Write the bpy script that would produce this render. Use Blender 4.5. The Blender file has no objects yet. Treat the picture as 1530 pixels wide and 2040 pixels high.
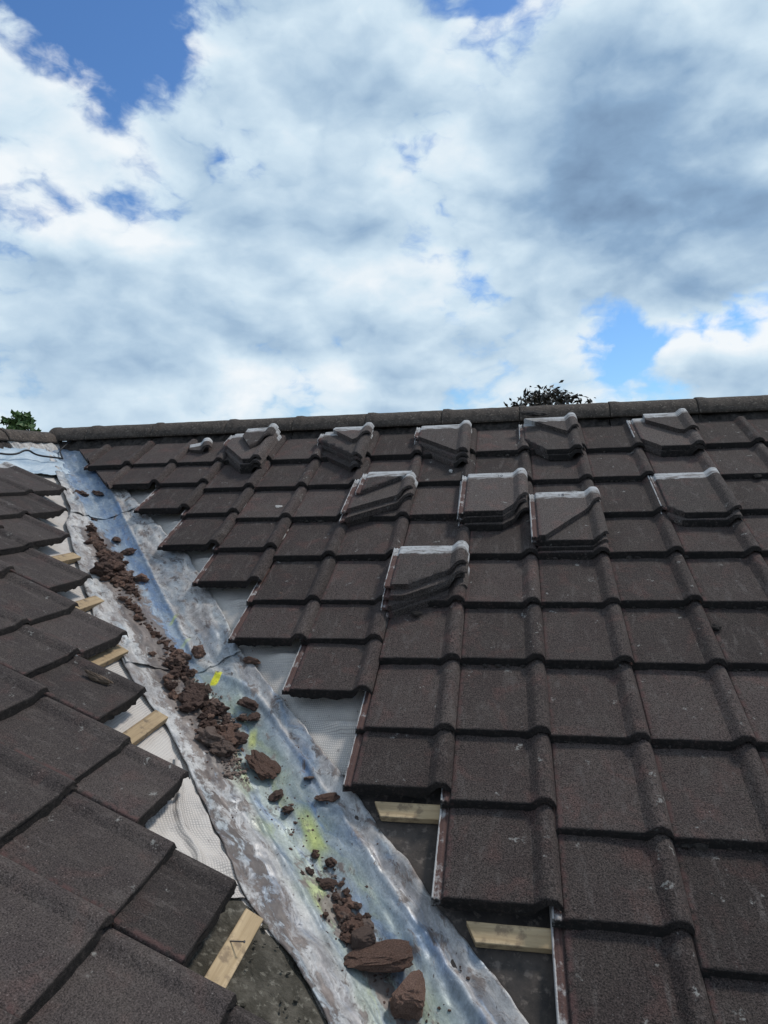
import bpy, bmesh, math, random
from mathutils import Vector, Matrix, noise
random.seed(7)
sc = bpy.context.scene
COL = sc.collection
# ------------------------------------------------------------------ camera
CAMPOS = Vector((0.1947, -4.2076, -0.2502))
cx = Vector((0.98308779, 0.18050832, -0.03090544))
cy = Vector((-0.01983137, -0.06283532, -0.99782686))
cz = Vector((-0.18205800, 0.98156430, -0.05819291))
cam = bpy.data.objects.new('camera', bpy.data.cameras.new('camera'))
COL.objects.link(cam)
M = Matrix((cx, -cy, -cz)).transposed().to_4x4()
M.translation = CAMPOS
cam.matrix_world = M
cam.data.sensor_fit = 'VERTICAL'
cam.data.sensor_height = 36.0
cam.data.lens = 36.0 * 1377.95 / 2040.0
cam.data.clip_start = 0.02
cam.data.clip_end = 3000
sc.camera = cam
sc.render.resolution_x, sc.render.resolution_y = 768, 1024
sc.view_settings.view_transform = 'Standard'
sc.view_settings.look = 'None'
sc.view_settings.exposure = 0.0

def pdir(x, y):            # photograph pixel -> world direction (used for the far sky, which has no parallax)
    return (cx * ((x - 765) / 1377.95) + cy * ((y - 1020) / 1377.95) + cz).normalized()

# ------------------------------------------------------------------ sun and sky
SUN_ELEV, SUN_AZ = math.radians(52), math.radians(42)   # azimuth from +Y (behind the ridge) towards +X
sd = Vector((math.sin(SUN_AZ) * math.cos(SUN_ELEV), math.cos(SUN_AZ) * math.cos(SUN_ELEV), math.sin(SUN_ELEV)))
sl = bpy.data.lights.new('sun', 'SUN'); sl.energy = 2.4; sl.angle = math.radians(9); sl.color = (1.0, 0.95, 0.88)
so = bpy.data.objects.new('sun', sl); COL.objects.link(so)
so.rotation_euler = (-sd).to_track_quat('-Z', 'Y').to_euler()

class NT:
    """small helper for building node trees"""
    def __init__(s, tree): s.t = tree; s.n = tree.nodes; s.l = tree.links
    def new(s, typ, **k):
        nd = s.n.new(typ)
        for a, b in k.items(): setattr(nd, a, b)
        return nd
    def put(s, sock, v):
        if isinstance(v, bpy.types.NodeSocket): s.l.new(v, sock)
        elif v is not None:
            if hasattr(sock, 'default_value'):
                if hasattr(sock.default_value, '__len__') and not hasattr(v, '__len__'): v = (v,) * len(sock.default_value)
                if hasattr(sock.default_value, '__len__') and len(v) == 3 and len(sock.default_value) == 4: v = (*v, 1)
                sock.default_value = v
    def math(s, op, a, b=None, c=None, clamp=False):
        nd = s.new('ShaderNodeMath', operation=op, use_clamp=clamp)
        for i, v in enumerate((a, b, c)): s.put(nd.inputs[i], v)
        return nd.outputs[0]
    def vmath(s, op, a, b=None):
        nd = s.new('ShaderNodeVectorMath', operation=op)
        s.put(nd.inputs[0], a)
        if b is not None: s.put(nd.inputs[1], b)
        return nd.outputs['Value'] if op in ('DISTANCE', 'LENGTH', 'DOT_PRODUCT') else nd.outputs[0]
    def vscale(s, a, k):
        nd = s.new('ShaderNodeVectorMath', operation='SCALE')
        s.put(nd.inputs[0], a); s.put(nd.inputs[3], k)
        return nd.outputs[0]
    def noise(s, vec, scale, detail=4, rough=0.55, dist=0.0, col=False):
        nd = s.new('ShaderNodeTexNoise')
        s.put(nd.inputs['Vector'], vec); nd.inputs['Scale'].default_value = scale
        nd.inputs['Detail'].default_value = detail; nd.inputs['Roughness'].default_value = rough
        nd.inputs['Distortion'].default_value = dist
        return nd.outputs['Color' if col else 'Fac']
    def smooth(s, v, a, b, lo=0.0, hi=1.0, interp='SMOOTHSTEP'):
        nd = s.new('ShaderNodeMapRange', interpolation_type=interp)
        s.put(nd.inputs[0], v)
        for i, q in enumerate((a, b, lo, hi)): s.put(nd.inputs[i + 1], q)
        return nd.outputs[0]
    def mix(s, f, a, b, blend='MIX'):
        nd = s.new('ShaderNodeMix', data_type='RGBA', blend_type=blend)
        s.put(nd.inputs['Factor'], f); s.put(nd.inputs['A'], a); s.put(nd.inputs['B'], b)
        return nd.outputs['Result']
    def comb(s, x, y, z):
        nd = s.new('ShaderNodeCombineXYZ')
        for i, v in enumerate((x, y, z)): s.put(nd.inputs[i], v)
        return nd.outputs[0]
    def sep(s, v):
        nd = s.new('ShaderNodeSeparateXYZ'); s.put(nd.inputs[0], v); return nd.outputs

world = bpy.data.worlds.new('World'); sc.world = world; world.use_nodes = True
W = NT(world.node_tree); W.n.clear()
sky = W.new('ShaderNodeTexSky', sky_type='NISHITA', sun_disc=False, sun_elevation=SUN_ELEV, sun_rotation=SUN_AZ)
sky.air_density = 1.0; sky.dust_density = 0.6; sky.ozone_density = 1.4
dirv = W.vmath('NORMALIZE', W.new('ShaderNodeTexCoord').outputs['Generated'])
sx, sy, sz = W.sep(dirv)
flat = W.comb(sx, sy, W.math('MULTIPLY', sz, 1.7))        # clouds are wider than they are tall
def vor(vec, scale, smooth=0.6):
    nd = W.new('ShaderNodeTexVoronoi', feature='F1')
    W.put(nd.inputs['Vector'], vec); nd.inputs['Scale'].default_value = scale
    return nd.outputs['Distance']
def field(vec, detail=True):
    """billowing cloud thickness along a direction, about 0.2 to 0.9"""
    wv = W.vmath('SUBTRACT', W.noise(vec, 5.0, 4, 0.55, col=True), (0.5, 0.5, 0.5))
    q = W.vmath('ADD', vec, W.vscale(wv, 0.16))
    wv2 = W.vmath('SUBTRACT', W.noise(vec, 22.0, 3, 0.55, col=True), (0.5, 0.5, 0.5))
    q = W.vmath('ADD', q, W.vscale(wv2, 0.035))
    low = W.noise(q, 2.2, 4, 0.5)
    a = W.math('SUBTRACT', 1.0, vor(q, 3.4)); b = W.math('SUBTRACT', 1.0, vor(q, 8.5))
    coarse = W.math('ADD', W.math('MULTIPLY', low, 0.60), W.math('ADD', W.math('MULTIPLY', a, 0.36), W.math('MULTIPLY', b, 0.20)))
    if not detail: return coarse
    c = W.math('SUBTRACT', 1.0, vor(q, 21.0)); fine = W.noise(q, 26.0, 6, 0.62)
    return coarse, W.math('ADD', W.math('MULTIPLY', W.math('SUBTRACT', c, 0.6), 0.22), W.math('MULTIPLY', W.math('SUBTRACT', fine, 0.5), 0.34))
wob = W.vmath('SUBTRACT', W.noise(dirv, 9.0, 5, 0.6, col=True), (0.5, 0.5, 0.5))
dw = W.vmath('ADD', dirv, W.vscale(wob, 0.10))
def blobs(lst, base):
    acc = base
    for (x, y, r, w) in lst:
        d = W.vmath('DISTANCE', dw, tuple(pdir(x, y)))
        acc = W.math('ADD', acc, W.smooth(d, 0.0, r / 1378.0 * 1.25, w, 0.0))
    return acc
FC, FD = field(flat)
F = W.math('ADD', FC, FD)
FS = field(W.vmath('ADD', flat, (0.018, 0.008, 0.060)), False)   # the same field a little way towards the sun
dens = blobs([(250, 70, 165, -.36), (80, 30, 110, -.18), (350, 120, 80, -.12), (0, 430, 110, -.10), (250, 385, 90, -.17), (120, 410, 80, -.09), (480, 330, 60, -.10), (840, 150, 200, .16), (760, 400, 260, .12), (300, 600, 260, .14), (900, 600, 260, .10), (300, 250, 160, .12), (1300, 480, 200, .14), (865, 280, 70, -.16), (820, 320, 60, -.10), (740, 330, 80, -.14),
              (480, 590, 80, -.20), (1260, 705, 70, -.24), (1310, 690, 70, -.2), (1370, 668, 70, -.24), (1440, 650, 70, -.26), (1520, 628, 80, -.28), (1220, 625, 50, -.12), (1330, 600, 140, .12), (480, 310, 80, -.16), (710, 610, 70, -.10), (980, 545, 80, -.08), (250, 270, 60, -.12),
              (20, 770, 70, -.12), (330, 815, 70, -.12), (580, 825, 90, -.20), (700, 800, 260, .12), (200, 790, 260, .10), (1340, 20, 70, -.20), (1230, 620, 70, -.12), (170, 180, 80, -.16),
              (1150, 320, 250, .30), (600, 130, 260, .22), (1350, 150, 240, .26), (1500, 740, 120, .34), (1350, 705, 70, .36), (100, 270, 170, .20), (560, 480, 220, .18), (60, 130, 80, .12),
              (180, 700, 220, .14), (820, 720, 150, .16), (1060, 690, 150, .14), (1180, 520, 220, .16), (1450, 460, 180, .2), (40, 40, 40, .1)], F)
mask = W.smooth(dens, 0.39, 0.63)
lit = W.math('ADD', W.math('SUBTRACT', FC, FS), W.math('MULTIPLY', FD, 0.5))
shade = W.math('ADD', 0.66, W.math('MULTIPLY', lit, 1.8))
shade = W.math('SUBTRACT', shade, W.math('MULTIPLY', W.math('SUBTRACT', dens, 0.80), 0.34))
shade = blobs([(1170, 300, 240, -.24), (1110, 420, 150, -.13), (1330, 150, 300, -.12), (640, 150, 300, -.13), (450, 50, 140, -.08), (570, 480, 200, -.13), (800, 725, 140, -.17), (1500, 430, 160, -.20),
               (150, 760, 200, -.13), (1040, 700, 120, -.10), (120, 560, 180, -.06), (1490, 770, 90, -.10),
               (110, 250, 200, .24), (1180, 530, 220, .10), (1480, 700, 100, .22), (1345, 700, 70, .22), (470, 765, 80, .22), (690, 790, 90, .24), (440, 835, 70, .28), (580, 330, 130, .12), (880, 420, 170, .12),
               (620, 560, 130, .10), (1060, 50, 120, .16), (1490, 60, 120, .08), (250, 480, 160, .08)], shade)
ramp = W.new('ShaderNodeValToRGB'); W.put(ramp.inputs[0], W.smooth(shade, 0.05, 1.0, interp='LINEAR'))
cr = ramp.color_ramp
cr.elements[0].position = 0.0; cr.elements[0].color = (1.8, 2.8, 4.3, 1)
cr.elements[1].position = 1.0; cr.elements[1].color = (8.9, 9.4, 9.8, 1)
for p, c in ((0.25, (2.7, 4.1, 5.9)), (0.5, (4.6, 6.1, 7.6)), (0.74, (6.5, 7.9, 9.0))):
    e = cr.elements.new(p); e.color = (*c, 1)
blue = W.mix(1.0, sky.outputs[0], (0.60, 0.92, 1.28, 1), 'MULTIPLY')
fin = W.mix(mask, blue, ramp.outputs[0])
bg = W.new('ShaderNodeBackground'); W.put(bg.inputs[0], fin); bg.inputs[1].default_value = 0.1
W.l.new(bg.outputs[0], W.new('ShaderNodeOutputWorld').inputs[0])
world.cycles.sampling_method = 'MANUAL'; world.cycles.sample_map_resolution = 256

# ------------------------------------------------------------------ roof geometry constants
T = 0.493049; CT, ST, TT = math.cos(T), math.sin(T), math.tan(T)
G = 0.328294; TW = 0.30; TL = 0.42
UR = Vector((0, CT, ST)); NR = Vector((0, -ST, CT)); XR = Vector((1, 0, 0))       # main slope: up, normal, right
UL = Vector((-CT, 0, ST)); NL = Vector((ST, 0, CT)); XL = Vector((0, 1, 0))       # left slope
SLF = 0.91
L0 = CAMPOS + SLF * (Vector((-0.704814, -2.841808, -1.214187)) - CAMPOS)
KV = -2.77                                                                       # valley: x + y = KV
HU = -0.075                                                                      # underlay below the tile lips
RIDGE_Y = 0.17; RIDGE_X = KV - RIDGE_Y
GROUND = -6.4
def zR(y, h=0.0): return y * TT + h / CT
def zL(x, h=0.0):                      # left slope, mirrored about the valley, h measured as on the main slope
    return (KV - x) * TT + h / CT
def PR(a, b, h=0.0): return Vector((a, 0, 0)) - UR * b + NR * h
def valley(s, w, h=0.0):               # s along the valley (plan), w across it
    x = -s / math.sqrt(2) + (KV + w * math.sqrt(2)) / 2
    y = s / math.sqrt(2) + (KV + w * math.sqrt(2)) / 2
    return x, y
def on_roof(x, y, h=0.0):
    return Vector((x, y, max(zR(y), zL(x)) + h / CT))

# ------------------------------------------------------------------ object helpers
def link(o): COL.objects.link(o); return o
def mesh_obj(name, bm_or_me, mat=None, parent=None, loc=None):
    if isinstance(bm_or_me, bmesh.types.BMesh):
        me = bpy.data.meshes.new(name); bm_or_me.to_mesh(me); bm_or_me.free()
    else: me = bm_or_me
    o = link(bpy.data.objects.new(name, me))
    if mat:
        for m in (mat if isinstance(mat, (list, tuple)) else [mat]):
            if m.name not in [q.name for q in me.materials if q]: me.materials.append(m)
    if parent: o.parent = parent
    if loc is not None: o.location = loc
    return o
def tag(o, label, cat, group=None, kind=None):
    o['kind'] = kind or 'thing'
    if label: o['label'] = label
    if cat: o['category'] = cat
    if group: o['group'] = group
    return o
def empty(name, loc): 
    o = link(bpy.data.objects.new(name, None)); o.location = loc; o.empty_display_size = 0.1; return o
def structure(o): o['kind'] = 'structure'; return o
ORD = ['zeroth', 'first', 'second', 'third', 'fourth', 'fifth', 'sixth', 'seventh', 'eighth', 'ninth', 'tenth', 'eleventh', 'twelfth', 'thirteenth', 'fourteenth', 'fifteenth', 'sixteenth', 'seventeenth', 'eighteenth', 'nineteenth', 'twentieth']
def nz(x, y, z, f=1.0): return noise.noise(Vector((x * f, y * f, z * f)))

# ------------------------------------------------------------------ materials
def material(name):
    m = bpy.data.materials.new(name); m.use_nodes = True
    t = NT(m.node_tree); b = t.n['Principled BSDF']
    return m, t, b
def bump(t, b, height, strength, dist=0.01):
    nd = t.new('ShaderNodeBump'); nd.inputs['Strength'].default_value = strength; nd.inputs['Distance'].default_value = dist
    t.put(nd.inputs['Height'], height); t.l.new(nd.outputs[0], b.inputs['Normal'])

def tile_material(name, base, tint, gs=225, ga=.9):
    m, t, b = material(name)
    tc = t.new('ShaderNodeTexCoord').outputs['Object']
    rnd = t.new('ShaderNodeObjectInfo').outputs['Random']
    off = t.vmath('ADD', tc, t.comb(t.math('MULTIPLY', rnd, 37.0), t.math('MULTIPLY', rnd, 91.0), 0.0))
    x, y, z = t.sep(tc)
    grain = t.noise(off, gs, 2, 0.8)
    grain2 = t.noise(off, 75, 3, 0.6)
    fine = t.math('ADD', t.math('MULTIPLY', grain, 0.8), t.math('MULTIPLY', grain2, 0.2))
    g = t.smooth(fine, 0.36, 0.64, 1 - .95 * ga, 1 + 1.05 * ga, 'LINEAR')
    big = t.noise(off, 7.0, 4, 0.6)
    red = t.smooth(t.noise(off, 9.0, 3, 0.55, 0.6), 0.52, 0.70)
    c = t.mix(t.math('MULTIPLY', red, 0.75), (*base, 1), (*tint, 1))
    c = t.mix(t.smooth(big, 0.35, 0.7), c, t.mix(0.5, c, (0.066, 0.054, 0.047, 1)))
    tone = t.math('MULTIPLY', g, t.smooth(rnd, 0, 1, 0.68, 1.34, 'LINEAR'))
    c = t.vscale(c, tone)
    # pale quartz grains
    c = t.mix(t.smooth(t.noise(off, 240, 1, 0.5), 0.73, 0.78, 0, .55), c, (0.30, 0.27, 0.25, 1))
    # lichen / scuffs
    li = t.math('MULTIPLY', t.smooth(t.noise(off, 17.0, 4, 0.65), 0.635, 0.70), t.smooth(t.noise(off, 120, 2, 0.5), 0.40, 0.55))
    c = t.mix(t.math('MULTIPLY', li, 0.75), c, (0.27, 0.26, 0.24, 1))
    scuff = t.smooth(t.noise(t.vmath('MULTIPLY', off, (30.0, 9.0, 1.0)), 1.0, 5, 0.7, 0.5), 0.52, 0.70, 0, .6)
    c = t.mix(t.math('MULTIPLY', scuff, g), c, (0.105, 0.088, 0.080, 1))
    # unweathered pale cement where the next course and the neighbour used to cover it
    wv = t.math('MULTIPLY', t.math('SUBTRACT', t.noise(off, 22, 4, 0.6), 0.5), 0.05)
    head = t.smooth(t.math('ADD', y, wv), 0.350, 0.362)
    side = t.smooth(t.math('ADD', x, t.math('MULTIPLY', wv, 0.15)), -0.006, -0.002, 1.0, 0.0)
    cement = t.mix(t.smooth(t.math('ADD', t.noise(t.vmath('MULTIPLY', off, (14.0, 46.0, 1.0)), 1.0, 4, 0.6), t.math('MULTIPLY', t.math('SUBTRACT', y, 0.385), 3.0)), 0.30, 0.62), (0.17, 0.15, 0.138, 1), (0.46, 0.455, 0.45, 1))
    cement = t.mix(t.smooth(t.noise(off, 60, 4, 0.65), 0.56, 0.68, 0, .7), cement, (0.10, 0.085, 0.078, 1))
    outer = t.smooth(x, -0.0262, -0.0232, 1, 0)
    pinky = t.mix(t.smooth(t.math('ADD', t.noise(off, 22, 4, 0.65), t.math('MULTIPLY', outer, 0.24)), 0.52, 0.70), (0.105, 0.062, 0.054, 1), (0.42, 0.40, 0.385, 1))
    c = t.mix(side, c, pinky)
    redline = t.math('MULTIPLY', t.smooth(x, -0.004, 0.004), t.smooth(x, 0.006, 0.022, 1, 0))
    c = t.mix(t.math('MULTIPLY', redline, t.smooth(t.noise(off, 30, 4, 0.6), 0.4, 0.6, 0, .8)), c, (0.10, 0.055, 0.05, 1))
    c = t.mix(head, c, cement)
    # grime and moss on the exposed lip, its shade painted in as well
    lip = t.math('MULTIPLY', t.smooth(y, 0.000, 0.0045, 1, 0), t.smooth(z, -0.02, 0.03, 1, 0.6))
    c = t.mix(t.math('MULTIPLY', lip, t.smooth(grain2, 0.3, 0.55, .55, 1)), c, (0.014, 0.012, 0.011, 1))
    t.l.new(c, b.inputs['Base Color'])
    b.inputs['Roughness'].default_value = 0.92
    b.inputs['Specular IOR Level'].default_value = 0.25
    bump(t, b, t.math('ADD', grain, t.math('MULTIPLY', grain2, 0.8)), 0.75, 0.004)
    return m
MAT_TILE = tile_material('brown_concrete_tile', (0.0490, 0.0365, 0.0330), (0.080, 0.046, 0.040))
MAT_TILE_S = tile_material('dusty_cut_tile', (0.064, 0.051, 0.046), (0.088, 0.056, 0.049))
MAT_TILE_L = tile_material('brown_concrete_tile_left', (0.0440, 0.0350, 0.0325), (0.064, 0.0415, 0.037), 240, .72)

def simple(name, c1, c2, scale=20, rough=0.9, bs=0.4, bd=0.005, detail=5, c3=None, vary=None):
    m, t, b = material(name)
    tc = t.new('ShaderNodeTexCoord').outputs['Object']
    n = t.noise(tc, scale, detail, 0.65)
    c = t.mix(t.smooth(n, 0.35, 0.66), (*c1, 1), (*c2, 1))
    if c3: c = t.mix(t.smooth(t.noise(tc, scale * 3.1, 4, 0.6), 0.54, 0.68), c, (*c3, 1))
    if vary:
        rnd = t.new('ShaderNodeObjectInfo').outputs['Random']
        c = t.mix(t.smooth(rnd, 0.60, 1.0, 0, .6), c, (*vary, 1))
        c = t.vscale(c, t.smooth(t.math('FRACT', t.math('MULTIPLY', rnd, 7.31)), 0, 1, .6, 1.35, 'LINEAR'))
    t.l.new(c, b.inputs['Base Color']); b.inputs['Roughness'].default_value = rough
    b.inputs['Specular IOR Level'].default_value = 0.25
    bump(t, b, t.noise(tc, scale * 5, 4, 0.65), bs, bd)
    return m
MAT_RIDGE = simple('weathered_ridge_concrete', (0.046, 0.037, 0.031), (0.088, 0.069, 0.056), 30, 0.95, 0.8, 0.006, 6, (0.17, 0.14, 0.115))
MAT_MORTAR = simple('dark_mortar', (0.030, 0.026, 0.024), (0.075, 0.062, 0.054), 40, 0.95, 0.9, 0.01)
MAT_DEBRIS = simple('brown_mortar_lump', (0.160, 0.083, 0.058), (0.44, 0.26, 0.19), 20, 0.95, 1.0, 0.02, 7, (0.46, 0.37, 0.31), (0.32, 0.265, 0.23))
MAT_DEBRIS2 = simple('dark_mortar_lump', (0.055, 0.035, 0.028), (0.165, 0.102, 0.080), 45, 0.95, 0.9, 0.006, 6)
MAT_DIRT = simple('mossy_dirt', (0.045, 0.040, 0.030), (0.11, 0.098, 0.078), 18, 0.95, 0.9, 0.01, 6, (0.17, 0.155, 0.125))
MAT_PALE = simple('pale_mortar_bits', (0.35, 0.31, 0.28), (0.52, 0.50, 0.47), 40)
MAT_GROUND = simple('garden_ground', (0.05, 0.07, 0.03), (0.09, 0.10, 0.05), 0.3)
MAT_BRICK = simple('rendered_wall', (0.32, 0.26, 0.22), (0.42, 0.36, 0.31), 6)
MAT_BLACK = simple('black_cable', (0.012, 0.012, 0.014), (0.022, 0.022, 0.024), 30, 0.5)
MAT_RUST = simple('grey_steel_nail', (0.07, 0.06, 0.055), (0.16, 0.15, 0.15), 60, 0.45)
MAT_INK = simple('stamped_grey', (0.10, 0.10, 0.11), (0.16, 0.16, 0.17), 60, 0.9)

def wood_material(name, c1, c2, c3):
    m, t, b = material(name)
    tc = t.new('ShaderNodeTexCoord').outputs['Object']
    st = t.vmath('MULTIPLY', tc, (3.0, 45.0, 45.0))
    n = t.noise(st, 1.6, 6, 0.6, 0.4)
    c = t.mix(t.smooth(n, 0.3, 0.7), (*c1, 1), (*c2, 1))
    c = t.mix(t.smooth(t.noise(tc, 26, 5, 0.65), 0.50, 0.68, 0, .85), c, (*c3, 1))
    t.l.new(c, b.inputs['Base Color']); b.inputs['Roughness'].default_value = 0.8
    bump(t, b, n, 0.35, 0.003)
    return m
MAT_WOOD = wood_material('sawn_batten_wood', (0.25, 0.17, 0.09), (0.40, 0.29, 0.165), (0.12, 0.085, 0.055))
MAT_WOOD2 = wood_material('weathered_batten_wood', (0.34, 0.24, 0.13), (0.50, 0.37, 0.22), (0.20, 0.14, 0.085))
MAT_DARKWOOD = wood_material('damp_wood', (0.065, 0.04, 0.026), (0.12, 0.078, 0.05), (0.16, 0.12, 0.08))

def weave_material(name, pale, dark, period=0.007, stain=(0.30, 0.27, 0.25), amount=1.0):
    m, t, b = material(name)
    uv = t.new('ShaderNodeTexCoord').outputs['UV']
    u, v, _ = t.sep(uv)
    wb = t.math('MULTIPLY', t.math('SUBTRACT', t.noise(uv, 9, 3, 0.5), 0.5), 0.02)
    k = 2 * math.pi / period
    wu = t.math('SINE', t.math('MULTIPLY', t.math('ADD', u, wb), k))
    wv = t.math('SINE', t.math('MULTIPLY', t.math('ADD', v, wb), k * 0.8))
    grid = t.math('MAXIMUM', wu, wv)
    patch = t.smooth(t.noise(uv, 5, 3, 0.5), 0.38, 0.6, 0.35, 1.0)
    lines = t.math('MULTIPLY', t.smooth(grid, 0.2, 0.95, 0.0, 0.62), patch)
    c = t.mix(t.math('MULTIPLY', lines, amount), (*pale, 1), (*dark, 1))
    c = t.mix(t.smooth(t.noise(uv, 6, 6, 0.65, 0.5), 0.52, 0.72, 0, .75), c, (*stain, 1))
    c = t.mix(t.smooth(t.noise(uv, 40, 4, 0.65), 0.62, 0.72, 0, .6), c, (0.10, 0.085, 0.075, 1))
    t.l.new(c, b.inputs['Base Color']); b.inputs['Roughness'].default_value = 0.65
    bump(t, b, t.math('ADD', grid, t.math('MULTIPLY', t.noise(uv, 20, 4, 0.6), 5.0)), 0.25, 0.004)
    return m
MAT_MEMB = weave_material('woven_roofing_membrane', (0.56, 0.51, 0.46), (0.16, 0.145, 0.14))
MAT_FELT = simple('brown_bitumen_felt', (0.040, 0.035, 0.032), (0.080, 0.066, 0.057), 12, 0.9, 0.6, 0.004, 6, (0.14, 0.115, 0.098))

def lead_material():
    m, t, b = material('oxidised_lead')
    uv = t.new('ShaderNodeTexCoord').outputs['UV']      # u = along the valley in metres, v = across it
    s, w, _ = t.sep(uv)
    wq = t.vmath('SUBTRACT', t.noise(uv, 6.0, 4, 0.55, col=True), (0.5, 0.5, 0.5))
    q = t.vmath('ADD', uv, t.vscale(wq, 0.11))
    st = t.vmath('MULTIPLY', q, (3.2, 14.0, 1.0))
    a = t.noise(st, 1.0, 6, 0.6, 0.5)
    bb = t.noise(t.vmath('ADD', st, (13.0, 4.0, 0.0)), 1.15, 6, 0.6, 0.8)
    cc = t.noise(t.vmath('ADD', st, (3.0, 41.0, 0.0)), 1.0, 5, 0.6, 0.5)
    low = t.smooth(s, -0.75, -0.45, 1.0, 0.0)             # 1 on the lower sheet
    cr_hi = t.math('ADD', t.math('MULTIPLY', s, 0.057), 0.046)
    crease = t.math('ADD', cr_hi, t.math('MULTIPLY', t.math('SUBTRACT', 0.138, cr_hi), low))
    wwq = t.math('ADD', w, t.math('MULTIPLY', t.math('SUBTRACT', a, 0.5), 0.03))
    flr = t.smooth(t.math('SUBTRACT', wwq, crease), -0.006, 0.010)
    fll = t.smooth(wwq, -0.095, -0.075, 1, 0)
    fl = t.math('MAXIMUM', flr, fll)
    aw = t.math('MULTIPLY', fl, 0.12)
    c = t.mix(t.smooth(a, 0.34, 0.62), (0.100, 0.165, 0.275, 1), (0.21, 0.255, 0.305, 1))
    # pale bloom
    c = t.mix(t.math('MULTIPLY', t.smooth(bb, 0.46, 0.68, 0, .8), t.math('ADD', t.math('MULTIPLY', t.smooth(aw, 0.03, 0.10), 0.7), 0.3)), c, (0.36, 0.385, 0.39, 1))
    # beige silt on the flanges
    silt = t.math('MULTIPLY', t.smooth(cc, 0.34, 0.54), t.math('ADD', t.math('MULTIPLY', fl, t.smooth(low, 0, 1, 0.96, 0.58)), t.math('MULTIPLY', low, 0.26)), clamp=True)
    c = t.mix(t.math('MULTIPLY', fl, t.smooth(low, 0, 1, .75, .35)), c, (0.33, 0.335, 0.33, 1))
    c = t.mix(silt, c, t.mix(t.smooth(a, 0.4, 0.6), (0.23, 0.205, 0.19, 1), (0.44, 0.415, 0.39, 1)))
    # thin pale run marks
    rid = t.math('ABSOLUTE', t.math('SUBTRACT', t.noise(t.vmath('MULTIPLY', q, (4.0, 26.0, 1.0)), 1.0, 4, 0.55, 0.7), 0.5))
    c = t.mix(t.math('MULTIPLY', t.smooth(rid, 0.0, 0.016, .28, 0), t.smooth(bb, 0.4, 0.5)), c, (0.55, 0.57, 0.58, 1))
    # yellow green algae wash in the lower trough
    yg = t.noise(t.vmath('MULTIPLY', q, (3.4, 11.0, 1.0)), 1.3, 4, 0.55, 0.4)
    gg = t.math('MULTIPLY', t.smooth(cc, 0.36, 0.56), t.math('MULTIPLY', low, t.smooth(t.math('ABSOLUTE', t.math('SUBTRACT', w, 0.01)), 0.05, 0.14, .75, 0)))
    c = t.mix(gg, c, (0.27, 0.305, 0.265, 1))
    ym = t.math('MULTIPLY', t.smooth(yg, 0.47, 0.64), t.math('MULTIPLY', low, t.smooth(t.math('ABSOLUTE', t.math('ADD', w, 0.01)), 0.03, 0.13, 1, 0)))
    c = t.mix(t.math('MULTIPLY', ym, 0.75), c, (0.30, 0.335, 0.17, 1))
    # bright yellow marker blobs
    def spot(ss, ww, ls, lw, ang, col, c, amt=1.0, soft=.7):
        ds = t.math('SUBTRACT', s, ss); dw = t.math('SUBTRACT', w, ww)
        ca, sa = math.cos(ang), math.sin(ang)
        p1 = t.math('ADD', t.math('MULTIPLY', ds, ca / ls), t.math('MULTIPLY', dw, sa / ls))
        p2 = t.math('SUBTRACT', t.math('MULTIPLY', dw, ca / lw), t.math('MULTIPLY', ds, sa / lw))
        r = t.math('POWER', t.math('ADD', t.math('POWER', t.math('ABSOLUTE', p1), 4.0), t.math('POWER', t.math('ABSOLUTE', p2), 4.0)), 0.25)
        r = t.math('ADD', r, t.math('MULTIPLY', t.math('SUBTRACT', a, 0.5), 0.5))
        return t.mix(t.smooth(r, 1.0 - soft, 1.1, amt, 0), c, (*col, 1))
    c = spot(-0.595, 0.050, 0.036, 0.017, 0.75, (0.66, 0.62, 0.04), c, 1.0, .2)
    c = spot(-0.17, 0.030, 0.045, 0.010, 0.8, (0.36, 0.42, 0.17), c, .7)
    c = spot(-0.34, 0.022, 0.045, 0.011, 0.8, (0.32, 0.38, 0.19), c, .6)
    c = spot(-0.93, 0.045, 0.050, 0.018, 0.5, (0.42, 0.44, 0.15), c, .8)
    c = spot(-1.34, 0.045, 0.110, 0.030, 0.1, (0.36, 0.40, 0.12), c, .75)
    c = spot(-1.53, -0.035, 0.085, 0.034, 0.0, (0.34, 0.38, 0.13), c, .65)
    # wet brown dirt under the rubble and blotches
    dirt = t.noise(t.vmath('MULTIPLY', q, (9.0, 16.0, 1.0)), 1.6, 7, 0.72, 0.2)
    path = t.math('MULTIPLY', t.smooth(t.math('ABSOLUTE', t.math('ADD', w, 0.10)), 0.03, 0.11, 1, 0), t.math('MULTIPLY', t.smooth(s, -1.25, -0.9), t.smooth(s, 0.55, 0.85, 1, 0)))
    path2 = t.math('MULTIPLY', t.smooth(t.math('ABSOLUTE', t.math('ADD', w, 0.005)), 0.01, 0.07, 1, 0), t.smooth(s, -1.35, -1.55))
    path3 = t.math('MULTIPLY', t.smooth(w, -0.12, -0.17), t.smooth(s, -1.0, -1.2))
    pp = t.math('ADD', t.math('ADD', t.math('MULTIPLY', path, 0.23), t.math('MULTIPLY', path2, 0.21)), t.math('MULTIPLY', path3, 0.07))
    pp = t.math('ADD', pp, t.math('MULTIPLY', fl, 0.05))
    dm = t.smooth(t.math('ADD', dirt, pp), 0.57, 0.67, 0, .92)
    c = t.mix(dm, c, t.mix(t.smooth(cc, .4, .6), (0.070, 0.050, 0.042, 1), (0.165, 0.128, 0.110, 1)))
    spk = t.noise(uv, 70, 3, 0.6)
    mot = t.math('ADD', t.math('MULTIPLY', t.noise(uv, 45, 5, 0.7), 0.6), t.math('MULTIPLY', t.noise(uv, 160, 3, 0.7), 0.4))
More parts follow.
